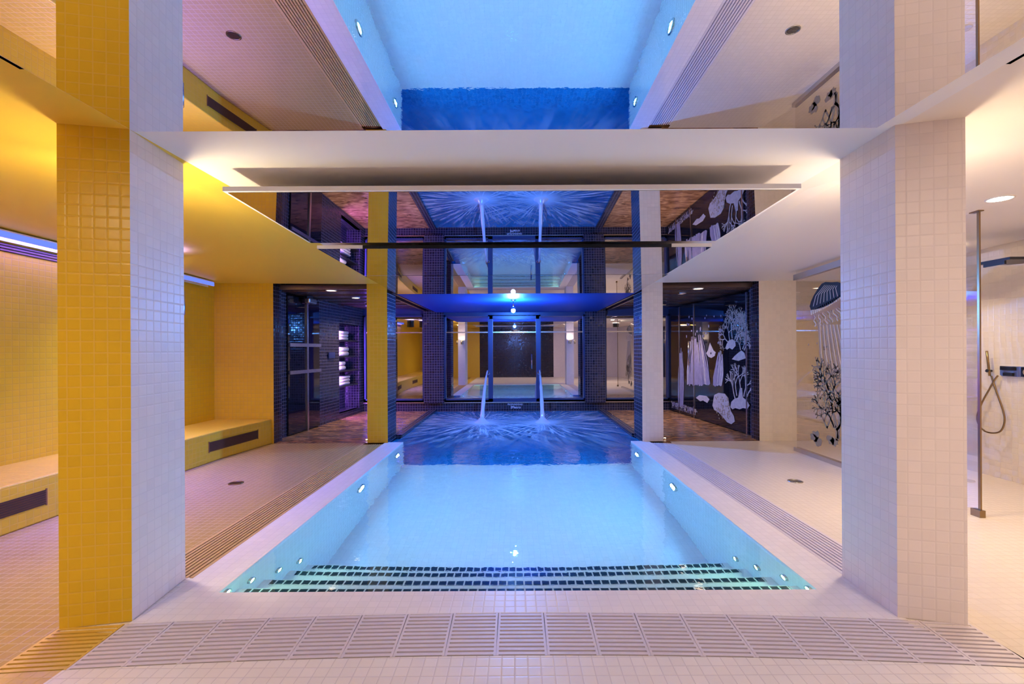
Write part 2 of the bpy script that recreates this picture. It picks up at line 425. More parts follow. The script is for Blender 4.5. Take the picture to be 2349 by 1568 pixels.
b.box(-5.2, -1.95, YN - .1, YN, -.02, 2.7, 0); b.box(1.95, 5.5, YN - .1, YN, -.02, 2.7, 1); b.box(-1.95, 1.95, YN - .1, YN, -.02, 2.7, 2)
struct(b, 'wall_near', [M['yellow_tile'], M['white_tile'], M['dark_tile']], 'wall behind the viewer, seen only in the mirrored panes')
def fx(y): return 3.92 - .08 * (y - 7.5)
b = MB(); b.slab([(-fx(YB + .2), YB + .2, -.05), (-fx(7.72), 7.72, -.05), (-fx(7.72), 7.72, 2.6), (-fx(YB + .2), YB + .2, 2.6)], -.1)
struct(b, 'wall_far_left', M['dark_tile'], 'dark mosaic wall strip at the left edge of the left doorway')
b = MB(); b.slab([(-fx(8.75), 8.75, -.05), (-fx(9.62), 9.62, -.05), (-fx(9.62), 9.62, 2.6), (-fx(8.75), 8.75, 2.6)], -.1)
struct(b, 'wall_far_left', M['dark_tile'], 'dark mosaic pier between the black glass door and the towel niche')
b = MB()
b.slab([(-fx(9.62), 9.62, -.05), (-fx(YI), YI, -.05), (-fx(YI), YI, .12), (-fx(9.62), 9.62, .12)], -.1)
b.slab([(-fx(9.62), 9.62, 2.03), (-fx(YI), YI, 2.03), (-fx(YI), YI, 2.6), (-fx(9.62), 9.62, 2.6)], -.1)
b.slab([(-fx(10.62), 10.62, .12), (-fx(YI), YI, .12), (-fx(YI), YI, 2.03), (-fx(10.62), 10.62, 2.03)], -.1)
# niche recess: back, floor, sides
e = .38
b.slab([(-fx(9.62) - e, 9.5, .1), (-fx(10.62) - e, 10.7, .1), (-fx(10.62) - e, 10.7, 2.05), (-fx(9.62) - e, 9.5, 2.05)], .05)
b.face([(-fx(9.62), 9.62, .12), (-fx(10.62), 10.62, .12), (-fx(10.62) - e, 10.62, .12), (-fx(9.62) - e, 9.62, .12)])
b.face([(-fx(9.62), 9.62, 2.03), (-fx(10.62), 10.62, 2.03), (-fx(10.62) - e, 10.62, 2.03), (-fx(9.62) - e, 9.62, 2.03)])
b.face([(-fx(9.62), 9.62, .12), (-fx(9.62) - e, 9.62, .12), (-fx(9.62) - e, 9.62, 2.03), (-fx(9.62), 9.62, 2.03)])
b.face([(-fx(10.62), 10.62, .12), (-fx(10.62) - e, 10.62, .12), (-fx(10.62) - e, 10.62, 2.03), (-fx(10.62), 10.62, 2.03)])
struct(b, 'wall_far_left', M['dark_tile'], 'dark mosaic wall with the violet lit towel niche')
b = MB(); b.slab([(fx(YB + .2), YB + .2, -.05), (fx(YB + .2), YB + .2, 2.6), (fx(7.66), 7.66, 2.6), (fx(7.66), 7.66, -.05)], -.1)
struct(b, 'wall_far_right', M['dark_tile'], 'dark mosaic wall strip at the right edge of the right doorway')
# knee wall below the windows, lintel above and piers between them
b = MB(); b.box(-4.1, 4.1, YI, YI + .25, -.06, .195)
struct(b, 'wall_far', M['dark_tile'], 'dark mosaic knee wall under the far windows')
b = MB(); b.box(-4.1, 4.1, YI, YI + .25, 2.28, 2.6)
struct(b, 'wall_far_top', M['navy_metal'], 'dark blue band above the far windows')
b = MB(); b.box(-4.1, 4.1, YI - .04, YI + .01, .195, .215)
struct(b, 'trim_1', M['steel'], 'thin pale ledge line along the knee wall under the far windows', 'trim')
for s in (-1, 1):
    b = MB(); x0, x1 = (-2.2, -1.72) if s < 0 else (1.62, 2.1)
    b.box(x0, x1, YI - .10, YI + .2, .2, 2.4)
    struct(b, 'pillar', M['dark_tile'], 'dark mosaic pier between the far windows, ' + ('left' if s < 0 else 'right') + ' of the jets', 'pillar')
# dark room ceilings
for s, nm in ((-1, 'ceiling_far_left'), (1, 'ceiling_far_right')):
    b = MB(); x0, x1 = sorted((s * 1.9, s * 4.2)); b.box(x0, x1, YB + .2, YI, 2.44, 2.52)
    for k in range(6):
        y = 7.5 + k * .56; b.box(x0, x1, y, y + .03, 2.425, 2.441)
    for k in range(2):
        xx = s * (2.0 + .16 * k); b.box(xx - .025, xx + .025, YB + .2, YI, 2.37, 2.441)
    struct(b, nm, M['bronze_ceiling'], 'bronze panelled ceiling behind the ' + ('left' if s < 0 else 'right') + ' doorway', 'ceiling')
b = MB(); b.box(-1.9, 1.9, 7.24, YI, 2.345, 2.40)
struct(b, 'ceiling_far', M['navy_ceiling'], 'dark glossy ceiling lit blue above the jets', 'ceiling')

# ------------------------------------------------------------------ pillars at the pool
b = MB()   # side order of edges: front, right, back, left
b.prism([(-2.405, 2.385), (-2.08, 2.453), (-2.125, 2.91), (-2.42, 2.90)], 0, ZC, 0, side=[0, 1, 1, 0])
struct(b, 'pillar', [M['yellow_tile'], M['white_tile']], 'tall pillar with yellow mosaic front and white inner side, left of the pool', 'pillar')
b = MB()
b.prism([(2.046, 2.453), (2.348, 2.375), (2.37, 2.88), (2.067, 2.90)], 0, ZC, 0)
struct(b, 'pillar', M['white_tile'], 'tall white mosaic pillar right of the pool, beside the shower', 'pillar')
b = MB(); b.box(-2.35, -2.03, YB, YB + .5, -.02, 2.5, mis=[1, 1, 0, 1, 1, 1])
struct(b, 'pillar', [M['yellow_tile'], M['dark_tile']], 'yellow mosaic pier between the left doorway and the far end of the pool', 'pillar')
b = MB(); b.box(1.97, 2.30, YB, YB + .5, -.02, 2.5, mis=[1, 1, 0, 1, 1, 1])
struct(b, 'pillar', [M['white_tile'], M['dark_tile']], 'white mosaic pier between the right doorway and the far end of the pool', 'pillar')

# ------------------------------------------------------------------ pool
pool = thing('swimming_pool', 'sunken rectangular pool with white mosaic lining in the middle of the room', 'pool', (0, 5, -1.4))
ZP = -1.35
b = MB()
b.face([(-PW, 3.9, ZP), (PW, 3.9, ZP), (PW, YB + .05, ZP), (-PW, YB + .05, ZP)])
b.face([(-PW, 2.74, 0), (-PW, 2.74, ZP), (-PW, YB + .05, ZP), (-PW, YB + .05, 0)])
b.face([(PW, 2.74, 0), (PW, YB + .05, 0), (PW, YB + .05, ZP), (PW, 2.74, ZP)])
b.face([(-PW, 2.74, 0), (PW, 2.74, 0), (PW, 2.74, -.3), (-PW, 2.74, -.3)])
b.build('basin', M['pool_tile'], pool)
b = MB()
b.face([(-2.06, YB + .05, ZP), (2.06, YB + .05, ZP), (2.06, YI, ZP), (-2.06, YI, ZP)])
b.face([(-2.06, YB + .05, 0), (-2.06, YB + .05, ZP), (-2.06, YI, ZP), (-2.06, YI, 0)])
b.face([(2.06, YB + .05, 0), (2.06, YI, 0), (2.06, YI, ZP), (2.06, YB + .05, ZP)])
b.face([(-2.06, YB + .05, 0), (-PW, YB + .05, 0), (-PW, YB + .05, ZP), (-2.06, YB + .05, ZP)])
b.face([(2.06, YB + .05, 0), (PW, YB + .05, 0), (PW, YB + .05, ZP), (2.06, YB + .05, ZP)])
b.face([(-2.06, YI - .001, -.02), (2.06, YI - .001, -.02), (2.06, YI - .001, ZP), (-2.06, YI - .001, ZP)])
tag(b.build('deep_end', M['dark_pool_tile'], pool), 'dark blue mosaic far end of the pool')
for s in (-1, 1):
    b = MB(); x0, x1 = sorted((s * 1.93, s * 2.08)); b.box(x0, x1, YB + .5, YI, -.04, .035)
    tag(b.build('kerb', M['dark_tile'], pool), 'dark mosaic kerb along the far basin')
b = MB()      # coping: curved front strip and two sides
xs = frange(-CX, CX, 40)
for i in range(40):
    b.face([(xs[i], arcb(xs[i]), 0), (xs[i + 1], arcb(xs[i + 1]), 0), (xs[i + 1], 2.74, 0), (xs[i], 2.74, 0)])
    b.face([(xs[i], arcb(xs[i]), -.12), (xs[i + 1], arcb(xs[i + 1]), -.12), (xs[i + 1], arcb(xs[i + 1]), 0), (xs[i], arcb(xs[i]), 0)])
b.face([(-CX, 2.74, 0), (-PW, 2.74, 0), (-PW, YB + .05, 0), (-CX, YB + .05, 0)])
b.face([(PW, 2.74, 0), (CX, 2.74, 0), (CX, YB + .05, 0), (PW, YB + .05, 0)])
tag(b.build('coping', M['white_tile'], pool), 'white mosaic coping round the pool')
YS = [2.74, 2.9313, 3.2325, 3.594, 3.8952]; DS = [.17, .40, .68, .92]
for k in range(4):
    b = MB()
    b.box(-PW + .001, PW - .001, YS[k], YS[k + 1], ZP, -DS[k])
    st = b.build('step', M['pool_tile'], pool)
    b = MB(); b.box(-PW + .06, PW - .06, YS[k + 1] - .0602, YS[k + 1] + .001, -DS[k] - .012, -DS[k] + .003)
    tag(b.build('step_nosing', M['nosing'], st), 'row of dark tiles along the step edge')
b = MB()
n0 = 24
for i in range(n0):
    y0 = 2.74 + (YB + .05 - 2.74) * i / n0; y1 = 2.74 + (YB + .05 - 2.74) * (i + 1) / n0
    b.face([(-PW, y0, -.012), (PW, y0, -.012), (PW, y1, -.012), (-PW, y1, -.012)])
b.face([(-1.935, YB + .05, -.012), (1.935, YB + .05, -.012), (1.935, YI, -.012), (-1.935, YI, -.012)])
tag(b.build('pool_water', M['water']), 'clear glowing blue water filling the pool, ruffled under the far jets', 'water', None, 'stuff')

# underwater lights
def pool_light(name, x, y, z, r, lens, label, group):
    s = 1 if x < 0 else -1
    t = thing(name, label, 'light', (x, y, z), group)
    b = MB(); b.lathe((x, y, z), (s, 0, 0), [(r, 0), (r, .014), (r * .86, .022), (r * .74, .016), (r * .70, .006)], 28)
    b.build('rim', M['steel'], t)
    b = MB(); b.disc((x + s * .012, y, z), (s, 0, 0), r * .72, 28)
    b.build('lens', lens, t); return t
side = {-1: 'left', 1: 'right'}
for s in (-1, 1):
    pool_light('underwater_light', s * PW, 5.23, -.42, .115, M['pool_lens'], 'large round underwater light half way along the %s pool wall' % side[s], 'large underwater lights')
    pool_light('underwater_light', s * PW, 6.80, -.46, .115, M['pool_lens'], 'large round underwater light at the far end of the %s pool wall' % side[s], 'large underwater lights')
    for (y, d, w) in ((2.80, .06, 'just below the near coping'), (3.06, .20, 'beside the second pool step'), (3.41, .45, 'beside the third pool step'), (3.74, .67, 'beside the lowest pool step')):
        pool_light('step_light', s * PW, y, -d, .036, M['step_lens'], 'small greenish step light on the %s pool wall %s' % (side[s], w), 'small step lights')

# overflow gratings
def grate_section(w, l, mats, ridges_x, n):
    """w along x, l along y, centred at the origin"""
    b = MB(); g = .0012
    b.box(-w / 2 + g, w / 2 - g, -l / 2, l / 2, -.045, -.028, 1)
    b.box(-w / 2 + g, -w / 2 + g + .012, -l / 2, l / 2, -.028, .0008, 0)
    b.box(w / 2 - g - .012, w / 2 - g, -l / 2, l / 2, -.028, .0008, 0)
    for k in range(n):
        if ridges_x:
            y = -l / 2 + l * (k + .5) / n; h = l / n * .30
            b.box(-w / 2 + g, w / 2 - g, y - h, y + h, -.03, .001, 0)
        else:
            x = -w / 2 + g + (w - 2 * g) * (k + .5) / n; h = w / n * .30
            b.box(x - h, x + h, -l / 2 + g, l / 2 - g, -.03, .001, 0)
    return b
wseg = .2467
proto = grate_section(wseg, .348, None, True, 11).build('grating_section', [M['grate_white'], M['gutter']])
tag(proto, 'white ribbed grating section in the curved overflow channel in front of the pool', 'grating', 'white gratings in front of the pool')
nseg = 18; first = True
for k in range(nseg):
    x = -CX + wseg * (k + .5)
    o = proto if first else copy_tree(proto); first = False
    o.location = (x, (arcb(x) + arcf(x)) / 2, 0); o.rotation_euler = (0, 0, math.atan(-x / 26))
b = grate_section(GX - CX, .348, None, True, 11); o = b.build('grating_section', [M['grate_yellow'], M['gutter_tan']])
tag(o, 'yellow ribbed grating section in front of the yellow pillar', 'grating', 'yellow grating')
x = -(GX + CX) / 2; o.location = (x, (arcb(x) + arcf(x)) / 2, 0); o.rotation_euler = (0, 0, math.atan(-x / 26))
for s, mm, lb, gp in ((-1, ['grate_tan', 'gutter_tan'], 'tan ribbed grating section in the channel along the left pool side', 'tan gratings left of the pool'),
                      (1, ['grate_white', 'gutter'], 'white ribbed grating section in the channel along the right pool side', 'white gratings right of the pool')):
    ls = .266; y0 = 2.92; n = 15
    ls = (YB - .1 - y0) / n
    pr = grate_section(GX - CX, ls, None, False, 10).build('grating_section', [M[q] for q in mm]); tag(pr, lb, 'grating', gp)
    for k in range(n):
        o = pr if k == 0 else copy_tree(pr)
        o.location = (s * (GX + CX) / 2, y0 + ls * (k + .5), 0)

# ------------------------------------------------------------------ ceiling mirrors
def mirror_panel(x0, x1, y0, z0, y1, z1, label, thick=.03, over=.02, dark=False):
    t = thing('ceiling_mirror', label, 'mirror', ((x0 + x1) / 2, (y0 + y1) / 2, (z0 + z1) / 2 + thick))
    b = MB(); q = [(x0, y0, z0), (x0, y1, z1), (x1, y1, z1), (x1, y0, z0)]
    b.face(q); b.build('mirror_glass', M['mirror'], t)
    b = MB(); n = len(b.v)
    dz = (z1 - z0) / (y1 - y0)
    z0b, z1b = z0 - dz * over * 0, z1
    b.v += [(x0 - over, y0 - over, z0 - .001), (x1 + over, y0 - over, z0 - .001), (x1 + over, y1, z1 - .001 + .004), (x0 - over, y1, z1 + .003)]
    b.v[0] = (x0 - over, y0 - over, z0 + .003); b.v[1] = (x1 + over, y0 - over, z0 + .003)
    b.v += [(p[0], p[1], p[2] + thick) for p in b.v[:4]]
    for f in ((0, 3, 2, 1), (4, 5, 6, 7), (0, 1, 5, 4), (1, 2, 6, 5), (2, 3, 7, 6), (3, 0, 4, 7)):
        b.f.append(f); b.m.append(0); b.sm.append(False)
    tag(b.build('panel_frame', M['black_metal' if dark else 'white_paint'], t), ('dark' if dark else 'white') + ' edge of the mirror panel')  # dark colour stands in for shade and dark reflection on a white edge
    if dark:
        for (xa, xb) in ((x0 - .004, -1.47), (1.49, x1 + .004)):
            b = MB(); b.box(xa, xb, y0 - .006, y0 + .05, z0 + .002, z0 + thick + .004); tag(b.build('end_strip', M['white_paint'], t), 'white end of the mirror edge painted dark as shade')
    # hangers up to the ceiling
    for sx in (x0 + .4, x1 - .4):
        for yy in (y0 + .25 * (y1 - y0), y0 + .75 * (y1 - y0)):
            zz = z0 + dz * (yy - y0) + thick
            b = MB(); b.box(sx - .03, sx + .03, yy - .03, yy + .03, zz, min(2.66, zz + .3) if False else zz + .06)
            b.build('hanger', M['white_paint'], t)
    return t
mirror_panel(-1.75, 1.66, -1.0, CH + 1.01, 2.09, CH + 1.01, 'large ceiling mirror nearest the viewer, reflecting the glowing pool', over=.0)
mirror_panel(-1.90, 1.85, 3.00, CH + 1.045, 4.22, CH + 1.0, 'wide ceiling mirror behind the pillars with a white front edge')
mirror_panel(-1.90, 1.87, 4.36, CH + .975, 5.68, CH + .935, 'narrower ceiling mirror in the middle, between the wide one and the farthest one', over=.0, dark=True)
mirror_panel(-1.90, 1.90, 5.70, CH + .935, 7.23, CH + .895, 'farthest ceiling mirror, over the far end of the pool', over=.0, dark=True, thick=.012)

# ------------------------------------------------------------------ bench on the left
bench = thing('bench', 'long built-in yellow mosaic bench along the left wall', 'bench', (-4.5, 3.5, 0))
fr = [(-4.12, YN), (-4.07, 4.6), (-4.0, 6.2), (-3.85, YB)]
b = MB()
poly = fr + [(XL + .2, YB), (XL - .15, YN)]
b.prism(poly, 0, .385)
b.build('seat', M['yellow_tile'], bench, bevel=.012)
def fy(y):
    for (xa, ya), (xb, yb) in zip(fr, fr[1:]):
        if ya <= y <= yb: return xa + (xb - xa) * (y - ya) / (yb - ya)
for (ya, yb, w) in ((3.05, 3.93, 'vent nearest the viewer'), (5.93, 6.84, 'vent by the far doorway')):
    b = MB(); d = .006
    b.slab([(fy(ya) + d, ya, .14), (fy(yb) + d, yb, .14), (fy(yb) + d, yb, .265), (fy(ya) + d, ya, .265)], -.004)
    v = b.build('vent', M['orange_wood'], bench); tag(v, 'brown slatted ' + w)
    b = MB()
    for k in range(6):
        z = .15 + k * .0195
        b.slab([(fy(ya) + d, ya, z), (fy(yb) + d, yb, z), (fy(yb) + d, yb, z + .009), (fy(ya) + d, ya, z + .009)], -.014)
    b.slab([(fy(ya) + d, ya - .012, .13), (fy(ya) + d, ya, .13), (fy(ya) + d, ya, .275), (fy(ya) + d, ya - .012, .275)], -.014)
    b.slab([(fy(yb) + d, yb, .13), (fy(yb) + d, yb + .012, .13), (fy(yb) + d, yb + .012, .275), (fy(yb) + d, yb, .275)], -.014)
    b.build('slats', M['brown_slat'], v)
# violet strip and linear vent at the top of the left wall
def wx(y): return XL - .15 + .35 * (y - YN) / (YB - YN)
t = thing('light_strip', 'violet light strip along the top of the yellow bench wall', 'light', (wx(4) + .03, 4, 2.6))
ya, yb = 2.4, 6.95
def zl(y): return 2.603 - .0245 * (y - 3.0)
def cove(b, o0, o1, h0, h1, mi=0):
    """a long bar along the left wall: distances from the wall and heights below the ceiling line"""
    v = [(wx(y) + o, y, zl(y) - h) for y in (ya, yb) for (o, h) in ((o0, h1), (o1, h1), (o1, h0), (o0, h0))]
    n = len(b.v); b.v += v
    for f in ((0, 1, 2, 3), (7, 6, 5, 4), (0, 4, 5, 1), (1, 5, 6, 2), (2, 6, 7, 3), (3, 7, 4, 0)):
        b.f.append(tuple(n + k for k in f)); b.m.append(mi); b.sm.append(False)
b = MB(); cove(b, .0, .14, -.01, .008); cove(b, .125, .14, .008, .062); b.build('housing', M['white_paint'], t)
b = MB(); cove(b, .141, .146, .006, .061); b.build('diffuser', M['violet_led'], t)
b = MB(); cove(b, .045, .055, .008, .075); b.build('baffle', M['white_paint'], t)  # unseen, added to keep the tape's light off the wall
b = MB(); b.face([(wx(yy) + o, yy, zl(yy) - h) for (yy, o, h) in ((ya, .058, .040), (5.9, .058, .040), (5.9, .112, .010), (ya, .112, .010))][::-1]); tag(b.build('added_tape', M['added_violet_tape'], t), 'added violet tape hidden inside the cove, facing down')  # unseen emitter added for the violet wash; the visible strip stays dim
t = thing('linear_vent', 'brown linear air vent under the violet light strip on the left wall', 'vent', (wx(4), 4, 2.5))
b = MB(); yb2 = 5.6
b.slab([(wx(ya) + .001, ya, zl(ya) - .165), (wx(yb2) + .001, yb2, zl(yb2) - .165), (wx(yb2) + .001, yb2, zl(yb2) - .08), (wx(ya) + .001, ya, zl(ya) - .08)], -.012)
b.build('back_plate', M['orange_wood'], t)
for k in range(3):
    b = MB(); z = -.157 + k * .027
    b.slab([(wx(ya) + .013, ya, zl(ya) + z), (wx(yb2) + .013, yb2, zl(yb2) + z), (wx(yb2) + .013, yb2, zl(yb2) + z + .014), (wx(ya) + .013, ya, zl(ya) + z + .014)], -.01)
    b.build('slat', M['brown_slat'], t)

# ------------------------------------------------------------------ floor drains
for (x, y, lb, mt) in ((-3.09, 5.0, 'round floor drain in the tan floor by the bench', 'bronze'), (3.03, 4.96, 'round floor drain in the cream floor near the glass screen', 'steel')):
    t = thing('floor_drain', lb, 'drain', (x, y, 0))
    b = MB(); b.lathe((x, y, .001), (0, 0, 1), [(.075, 0), (.075, .006), (.062, .006), (.060, .002)], 24); b.build('rim', M[mt], t)
    b = MB(); b.disc((x, y, .004), (0, 0, 1), .062, 24, 1)
    for k in range(5): b.box(x - .05, x + .05, y - .045 + k * .02, y - .037 + k * .02, .004, .0065, 0)
    b.build('grid', [M[mt], M['black_metal']], t)

# ------------------------------------------------------------------ downlights
def downlight(x, y, z, r, lens, label, group=None, deep=0):
    t = thing('downlight', label, 'light', (x, y, z), group)
    b = MB(); b.lathe((x, y, z), (0, 0, -1), [(r * 1.25, -.01), (r * 1.25, .006), (r * 1.02, .008), (r, .002)], 24); b.build('ring', M['white_paint'], t)
    if deep:
        b = MB(); b.lathe((x, y, z), (0, 0, -1), [(r * 1.16, -.002), (r * 1.16, deep), (r * 1.08, deep), (r * 1.06, -.001)], 24); b.build('baffle', M['black_metal'], t)
    b = MB(); b.disc((x, y, z - .004), (0, 0, -1), r, 24); b.build('lens', lens, t)
    return t
def sconce(x, y, z, s, lens, label):
    """up-lighter on the outer face of a pillar"""
    t = thing('wall_sconce', label, 'light', (x, y, z))
    xx = x + s * .065; y0 = y; y = y + (0 if s else .065)
    b = MB(); b.box(min(x, xx) - .02 * (not s), max(x, xx) + .02 * (not s), min(y0, y) - .02 * abs(s), max(y0, y) + .02 * abs(s), z - .08, z - .04); b.build('bracket', M['steel'], t)
    b = MB(); b.lathe((xx, y, z), (0, 0, 1), [(.0, -.16), (.055, -.16), (.06, -.15), (.06, .0), (.054, .0), (.054, -.02)], 20); b.build('shade', M['steel'], t)
    b = MB(); b.disc((xx, y, z - .012), (0, 0, 1), .054, 20); b.build('lens', lens, t)
sconce(-2.412, 2.68, 1.85, -1, M['left_up'], 'small uplight on the hidden outer face of the yellow pillar')
sconce(-2.24, 2.913, 1.85, 0, M['rear_up'], 'small uplight on the hidden rear face of the yellow pillar')
sconce(2.2, 2.90, 1.85, 0, M['right_up'], 'small uplight on the hidden rear face of the white pillar')
sconce(2.36, 2.66, 1.85, 1, M['right_up'], 'small uplight on the hidden outer face of the white pillar')
def zs(y, base): return 2.65 if y < 3.3 else 2.65 - .040 * (y - 3.3)
downlight(3.83, 3.6, 2.628, .07, M['warm_lens'], 'lit round downlight in the cream ceiling, right of the white pillar')
GL = 'added downlights out of view'  # added, unseen: they only fill the room with light
for (x, y, z, mt, lb) in (
    (4.75, 5.2, 2.54, 'added_shower_lens', 'added downlight over the shower, hidden behind the white pillar'),
    (3.2, 3.75, 2.61, 'warm_lens', 'added downlight behind the white pillar'),
    (4.4, 1.6, 2.60, 'warm_lens', 'added downlight right of the viewer'),
    (-2.75, 3.22, 2.625, 'added_left_lens', 'added downlight behind the yellow pillar'),
    (-3.2, .3, 2.60, 'added_left_lens', 'added downlight left of the viewer'),
    (-4.4, 5.45, 2.535, 'added_left_lens', 'added warm downlight over the far part of the bench, behind the yellow pillar'),
    (-3.62, 4.15, 2.58, 'added_violet_lens', 'added violet downlight over the floor by the bench, behind the yellow pillar'),  # added for the violet glow on the floor
    (-3.9, 4.98, 2.55, 'added_violet_lens', 'added violet downlight farther along the bench, behind the yellow pillar'),
    (-2.6, .5, 2.61, 'added_front_lens', 'added downlight behind the viewer on the left'),
    (2.4, .5, 2.61, 'added_front_lens', 'added downlight behind the viewer on the right'),
    (0, -1.6, 2.61, 'added_front_lens', 'added downlight behind the viewer in the middle')):
    downlight(x, y, z, .11, M[mt], lb, GL, .16 if mt != 'added_violet_lens' else .24) if mt != 'added_front_lens' else downlight(x, y, z, .15, M[mt], lb, GL)
for (x, y, z, r, lb) in ((-3.03, 7.45, 2.44, .07, 'round downlight just inside the left doorway'), (-3.0, 8.5, 2.44, .06, 'second round downlight deeper in the left doorway'),
                      (2.98, 7.45, 2.44, .07, 'round downlight just inside the right doorway'), (2.95, 8.1, 2.44, .06, 'second round downlight deeper in the right doorway')):
    downlight(x, y, z - .002, r, M['far_lens'], lb, 'corridor downlights')
for (x, lb) in ((-3.0, 'added deep downlight hidden behind the yellow pier'), (2.98, 'added deep downlight hidden behind the white pier')):  # added, unseen lamps that brighten the rooms behind the doorways
    downlight(x, 9.4, 2.438, .10, M['added_deep_lens'], lb, 'added hidden corridor downlights', .08)
for (x, lb) in ((-2.42, 'tiny floor light at the foot of the left doorway'), (2.38, 'tiny floor light at the foot of the right doorway')):
    t = thing('floor_light', lb, 'light', (x, 7.33, 0))
    b = MB(); b.lathe((x, 7.33, .002), (0, 0, 1), [(.025, 0), (.025, .012), (.018, .016)], 16); b.build('rim', M['steel'], t)
    b = MB(); b.lathe((x, 7.33, .012), (0, 0, 1), [(.019, 0), (.017, .008), (.0, .014)], 16); b.build('lens', M['far_lens'], t)

# ------------------------------------------------------------------ far windows
def window(name, x0, x1, z0, z1, lb, fw=.035, door=False):
    b = MB(); y = YI
    for (a0, a1, c0, c1) in ((x0, x1, z0, z0 + fw), (x0, x1, z1 - fw, z1), (x0, x0 + fw, z0, z1), (x1 - fw, x1, z0, z1)):
        b.box(a0, a1, y - .05, y + .1, c0, c1)
    w = struct(b, name, M['navy_metal'], lb, 'door' if door else 'window')
    b = MB(); b.box(x0 + fw, x1 - fw, y + .02, y + .03, z0 + fw, z1 - fw)
    g = b.build('pane', M['dark_mirror'], w); g['kind'] = 'structure'; g['label'] = 'reflecting glass pane'
    b = MB(); b.box(x0 + fw, x1 - fw, y - .01, y + .015, 1.86, 1.885)  # thin pale bar across each pane
    g = b.build('crosspiece', M['steel'], w); g['label'] = 'thin pale transom across the pane'
    return w
window('window_1', -3.62, -2.2, .26, 2.28, 'tall far window left of the left dark pier')
window('window_2', -1.72, -.64, .26, 2.28, 'wide far window between the left dark pier and the glass door')
d = window('door_1', -.64, .54, .22, 2.26, 'framed glass door in the middle of the far wall', .075, True)
window('window_3', .54, 1.62, .26, 2.28, 'wide far window between the glass door and the right dark pier')
window('window_4', 2.1, 3.62, .26, 2.28, 'tall far window right of the right dark pier')
b = MB(); b.tube([(.36, YI - .10, 1.0), (.36, YI - .10, 1.35)], .012, 10); b.tube([(.36, YI - .10, 1.03), (.36, YI, 1.03)], .009, 8); b.tube([(.36, YI - .10, 1.32), (.36, YI, 1.32)], .009, 8)
b.build('door_handle', M['chrome'], d)

# sign on the knee wall
def text(body, size, loc, parent, name, mat):
    cu = bpy.data.curves.new(name, 'FONT'); cu.body = body; cu.size = size; cu.align_x = 'CENTER'; cu.extrude = .002
    o = bpy.data.objects.new('tmp_text', cu); COL.objects.link(o)
    dg = bpy.context.evaluated_depsgraph_get(); me = bpy.data.meshes.new_from_object(o.evaluated_get(dg))
    bpy.data.objects.remove(o); bpy.data.curves.remove(cu)
    me.transform(Matrix.Rotation(math.pi / 2, 4, 'X')); me.materials.clear(); me.materials.append(mat)
    o = bpy.data.objects.new(name, me); COL.objects.link(o); o.parent = parent
    o.location = Vector(loc) - Vector(parent.location); return o
sg = thing('depth_sign', 'small white depth marking on the dark knee wall under the glass door', 'sign', (-.05, YI - .003, .11))
text('PROFUNDIDAD', .052, (-.04, YI - .004, .135), sg, 'upper_line', M['sign_white'])
text('1', .10, (-.135, YI - .004, .05), sg, 'depth_number', M['sign_white'])
text('Metro', .085, (-.015, YI - .004, .055), sg, 'depth_unit', M['sign_white'])

# ------------------------------------------------------------------ lamp over the far basin, and the water jets
L0 = Vector((-.055, 8.14, 2.15))
t = thing('pendant_spotlight', 'small dazzling blue white lamp hanging over the far basin', 'lamp', tuple(L0))
b = MB(); b.tube([(L0.x, L0.y, 2.345), (L0.x, L0.y, L0.z + .05)], .010, 8); b.lathe((L0.x, L0.y, 2.345), (0, 0, -1), [(.05, 0), (.05, .012), (.0, .014)], 20); b.build('stem', M['chrome'], t)
b = MB(); b.lathe((L0.x, L0.y, L0.z), (0, 0, 1), [(.028, .028), (.032, .055), (.018, .07)], 20); b.build('cap', M['chrome'], t)
b = MB(); b.lathe(L0, (0, 0, 1), [(.0, -.036), (.014, -.033), (.026, -.024), (.034, -.010), (.036, 0), (.034, .012), (.028, .026)], 20); b.build('bulb', M['star_lens'], t)
for (jx, jy), xt, lb in ((JETS[0], -.68, 'left arching water jet falling into the far basin'), (JETS[1], .535, 'right arching water jet falling into the far basin')):
    t = thing('water_jet', lb, 'water jet', (xt, YI - .05, .95))
    b = MB(); b.tube([(xt, YI - .02, .90), (xt, YI - .12, .95), (xt, YI - .26, .965)], [.03, .026, .02], 12); b.lathe((xt, YI - .045, .90), (0, -1, 0), [(.05, -.01), (.05, .012), (.03, .016)], 16)
    b.build('nozzle', M['chrome'], t)
    b = MB(); P0 = Vector((xt, YI - .26, .965)); P1 = Vector((jx, jy, -.012)); pts, rs = [], []
    for k in range(13):
        u = k / 12; p = P0.lerp(P1, u); p.z = P0.z + (P1.z - P0.z) * (u * .35 + u * u * .65); pts.append(p)
        rs.append(.012 + .034 * u + .004 * math.sin(k * 2.3))
    b.tube(pts, rs, 12); tag(b.build('stream', M['jet'], t), 'pale falling stream of water')
    b = MB(); b.lathe((jx, jy, -.02), (0, 0, 1), [(.17, 0), (.13, .02), (.09, .05), (.06, .085), (.03, .11), (0, .12)], 20)
    tag(b.build('foam', M['jet'], t), 'white foam where the jet lands')

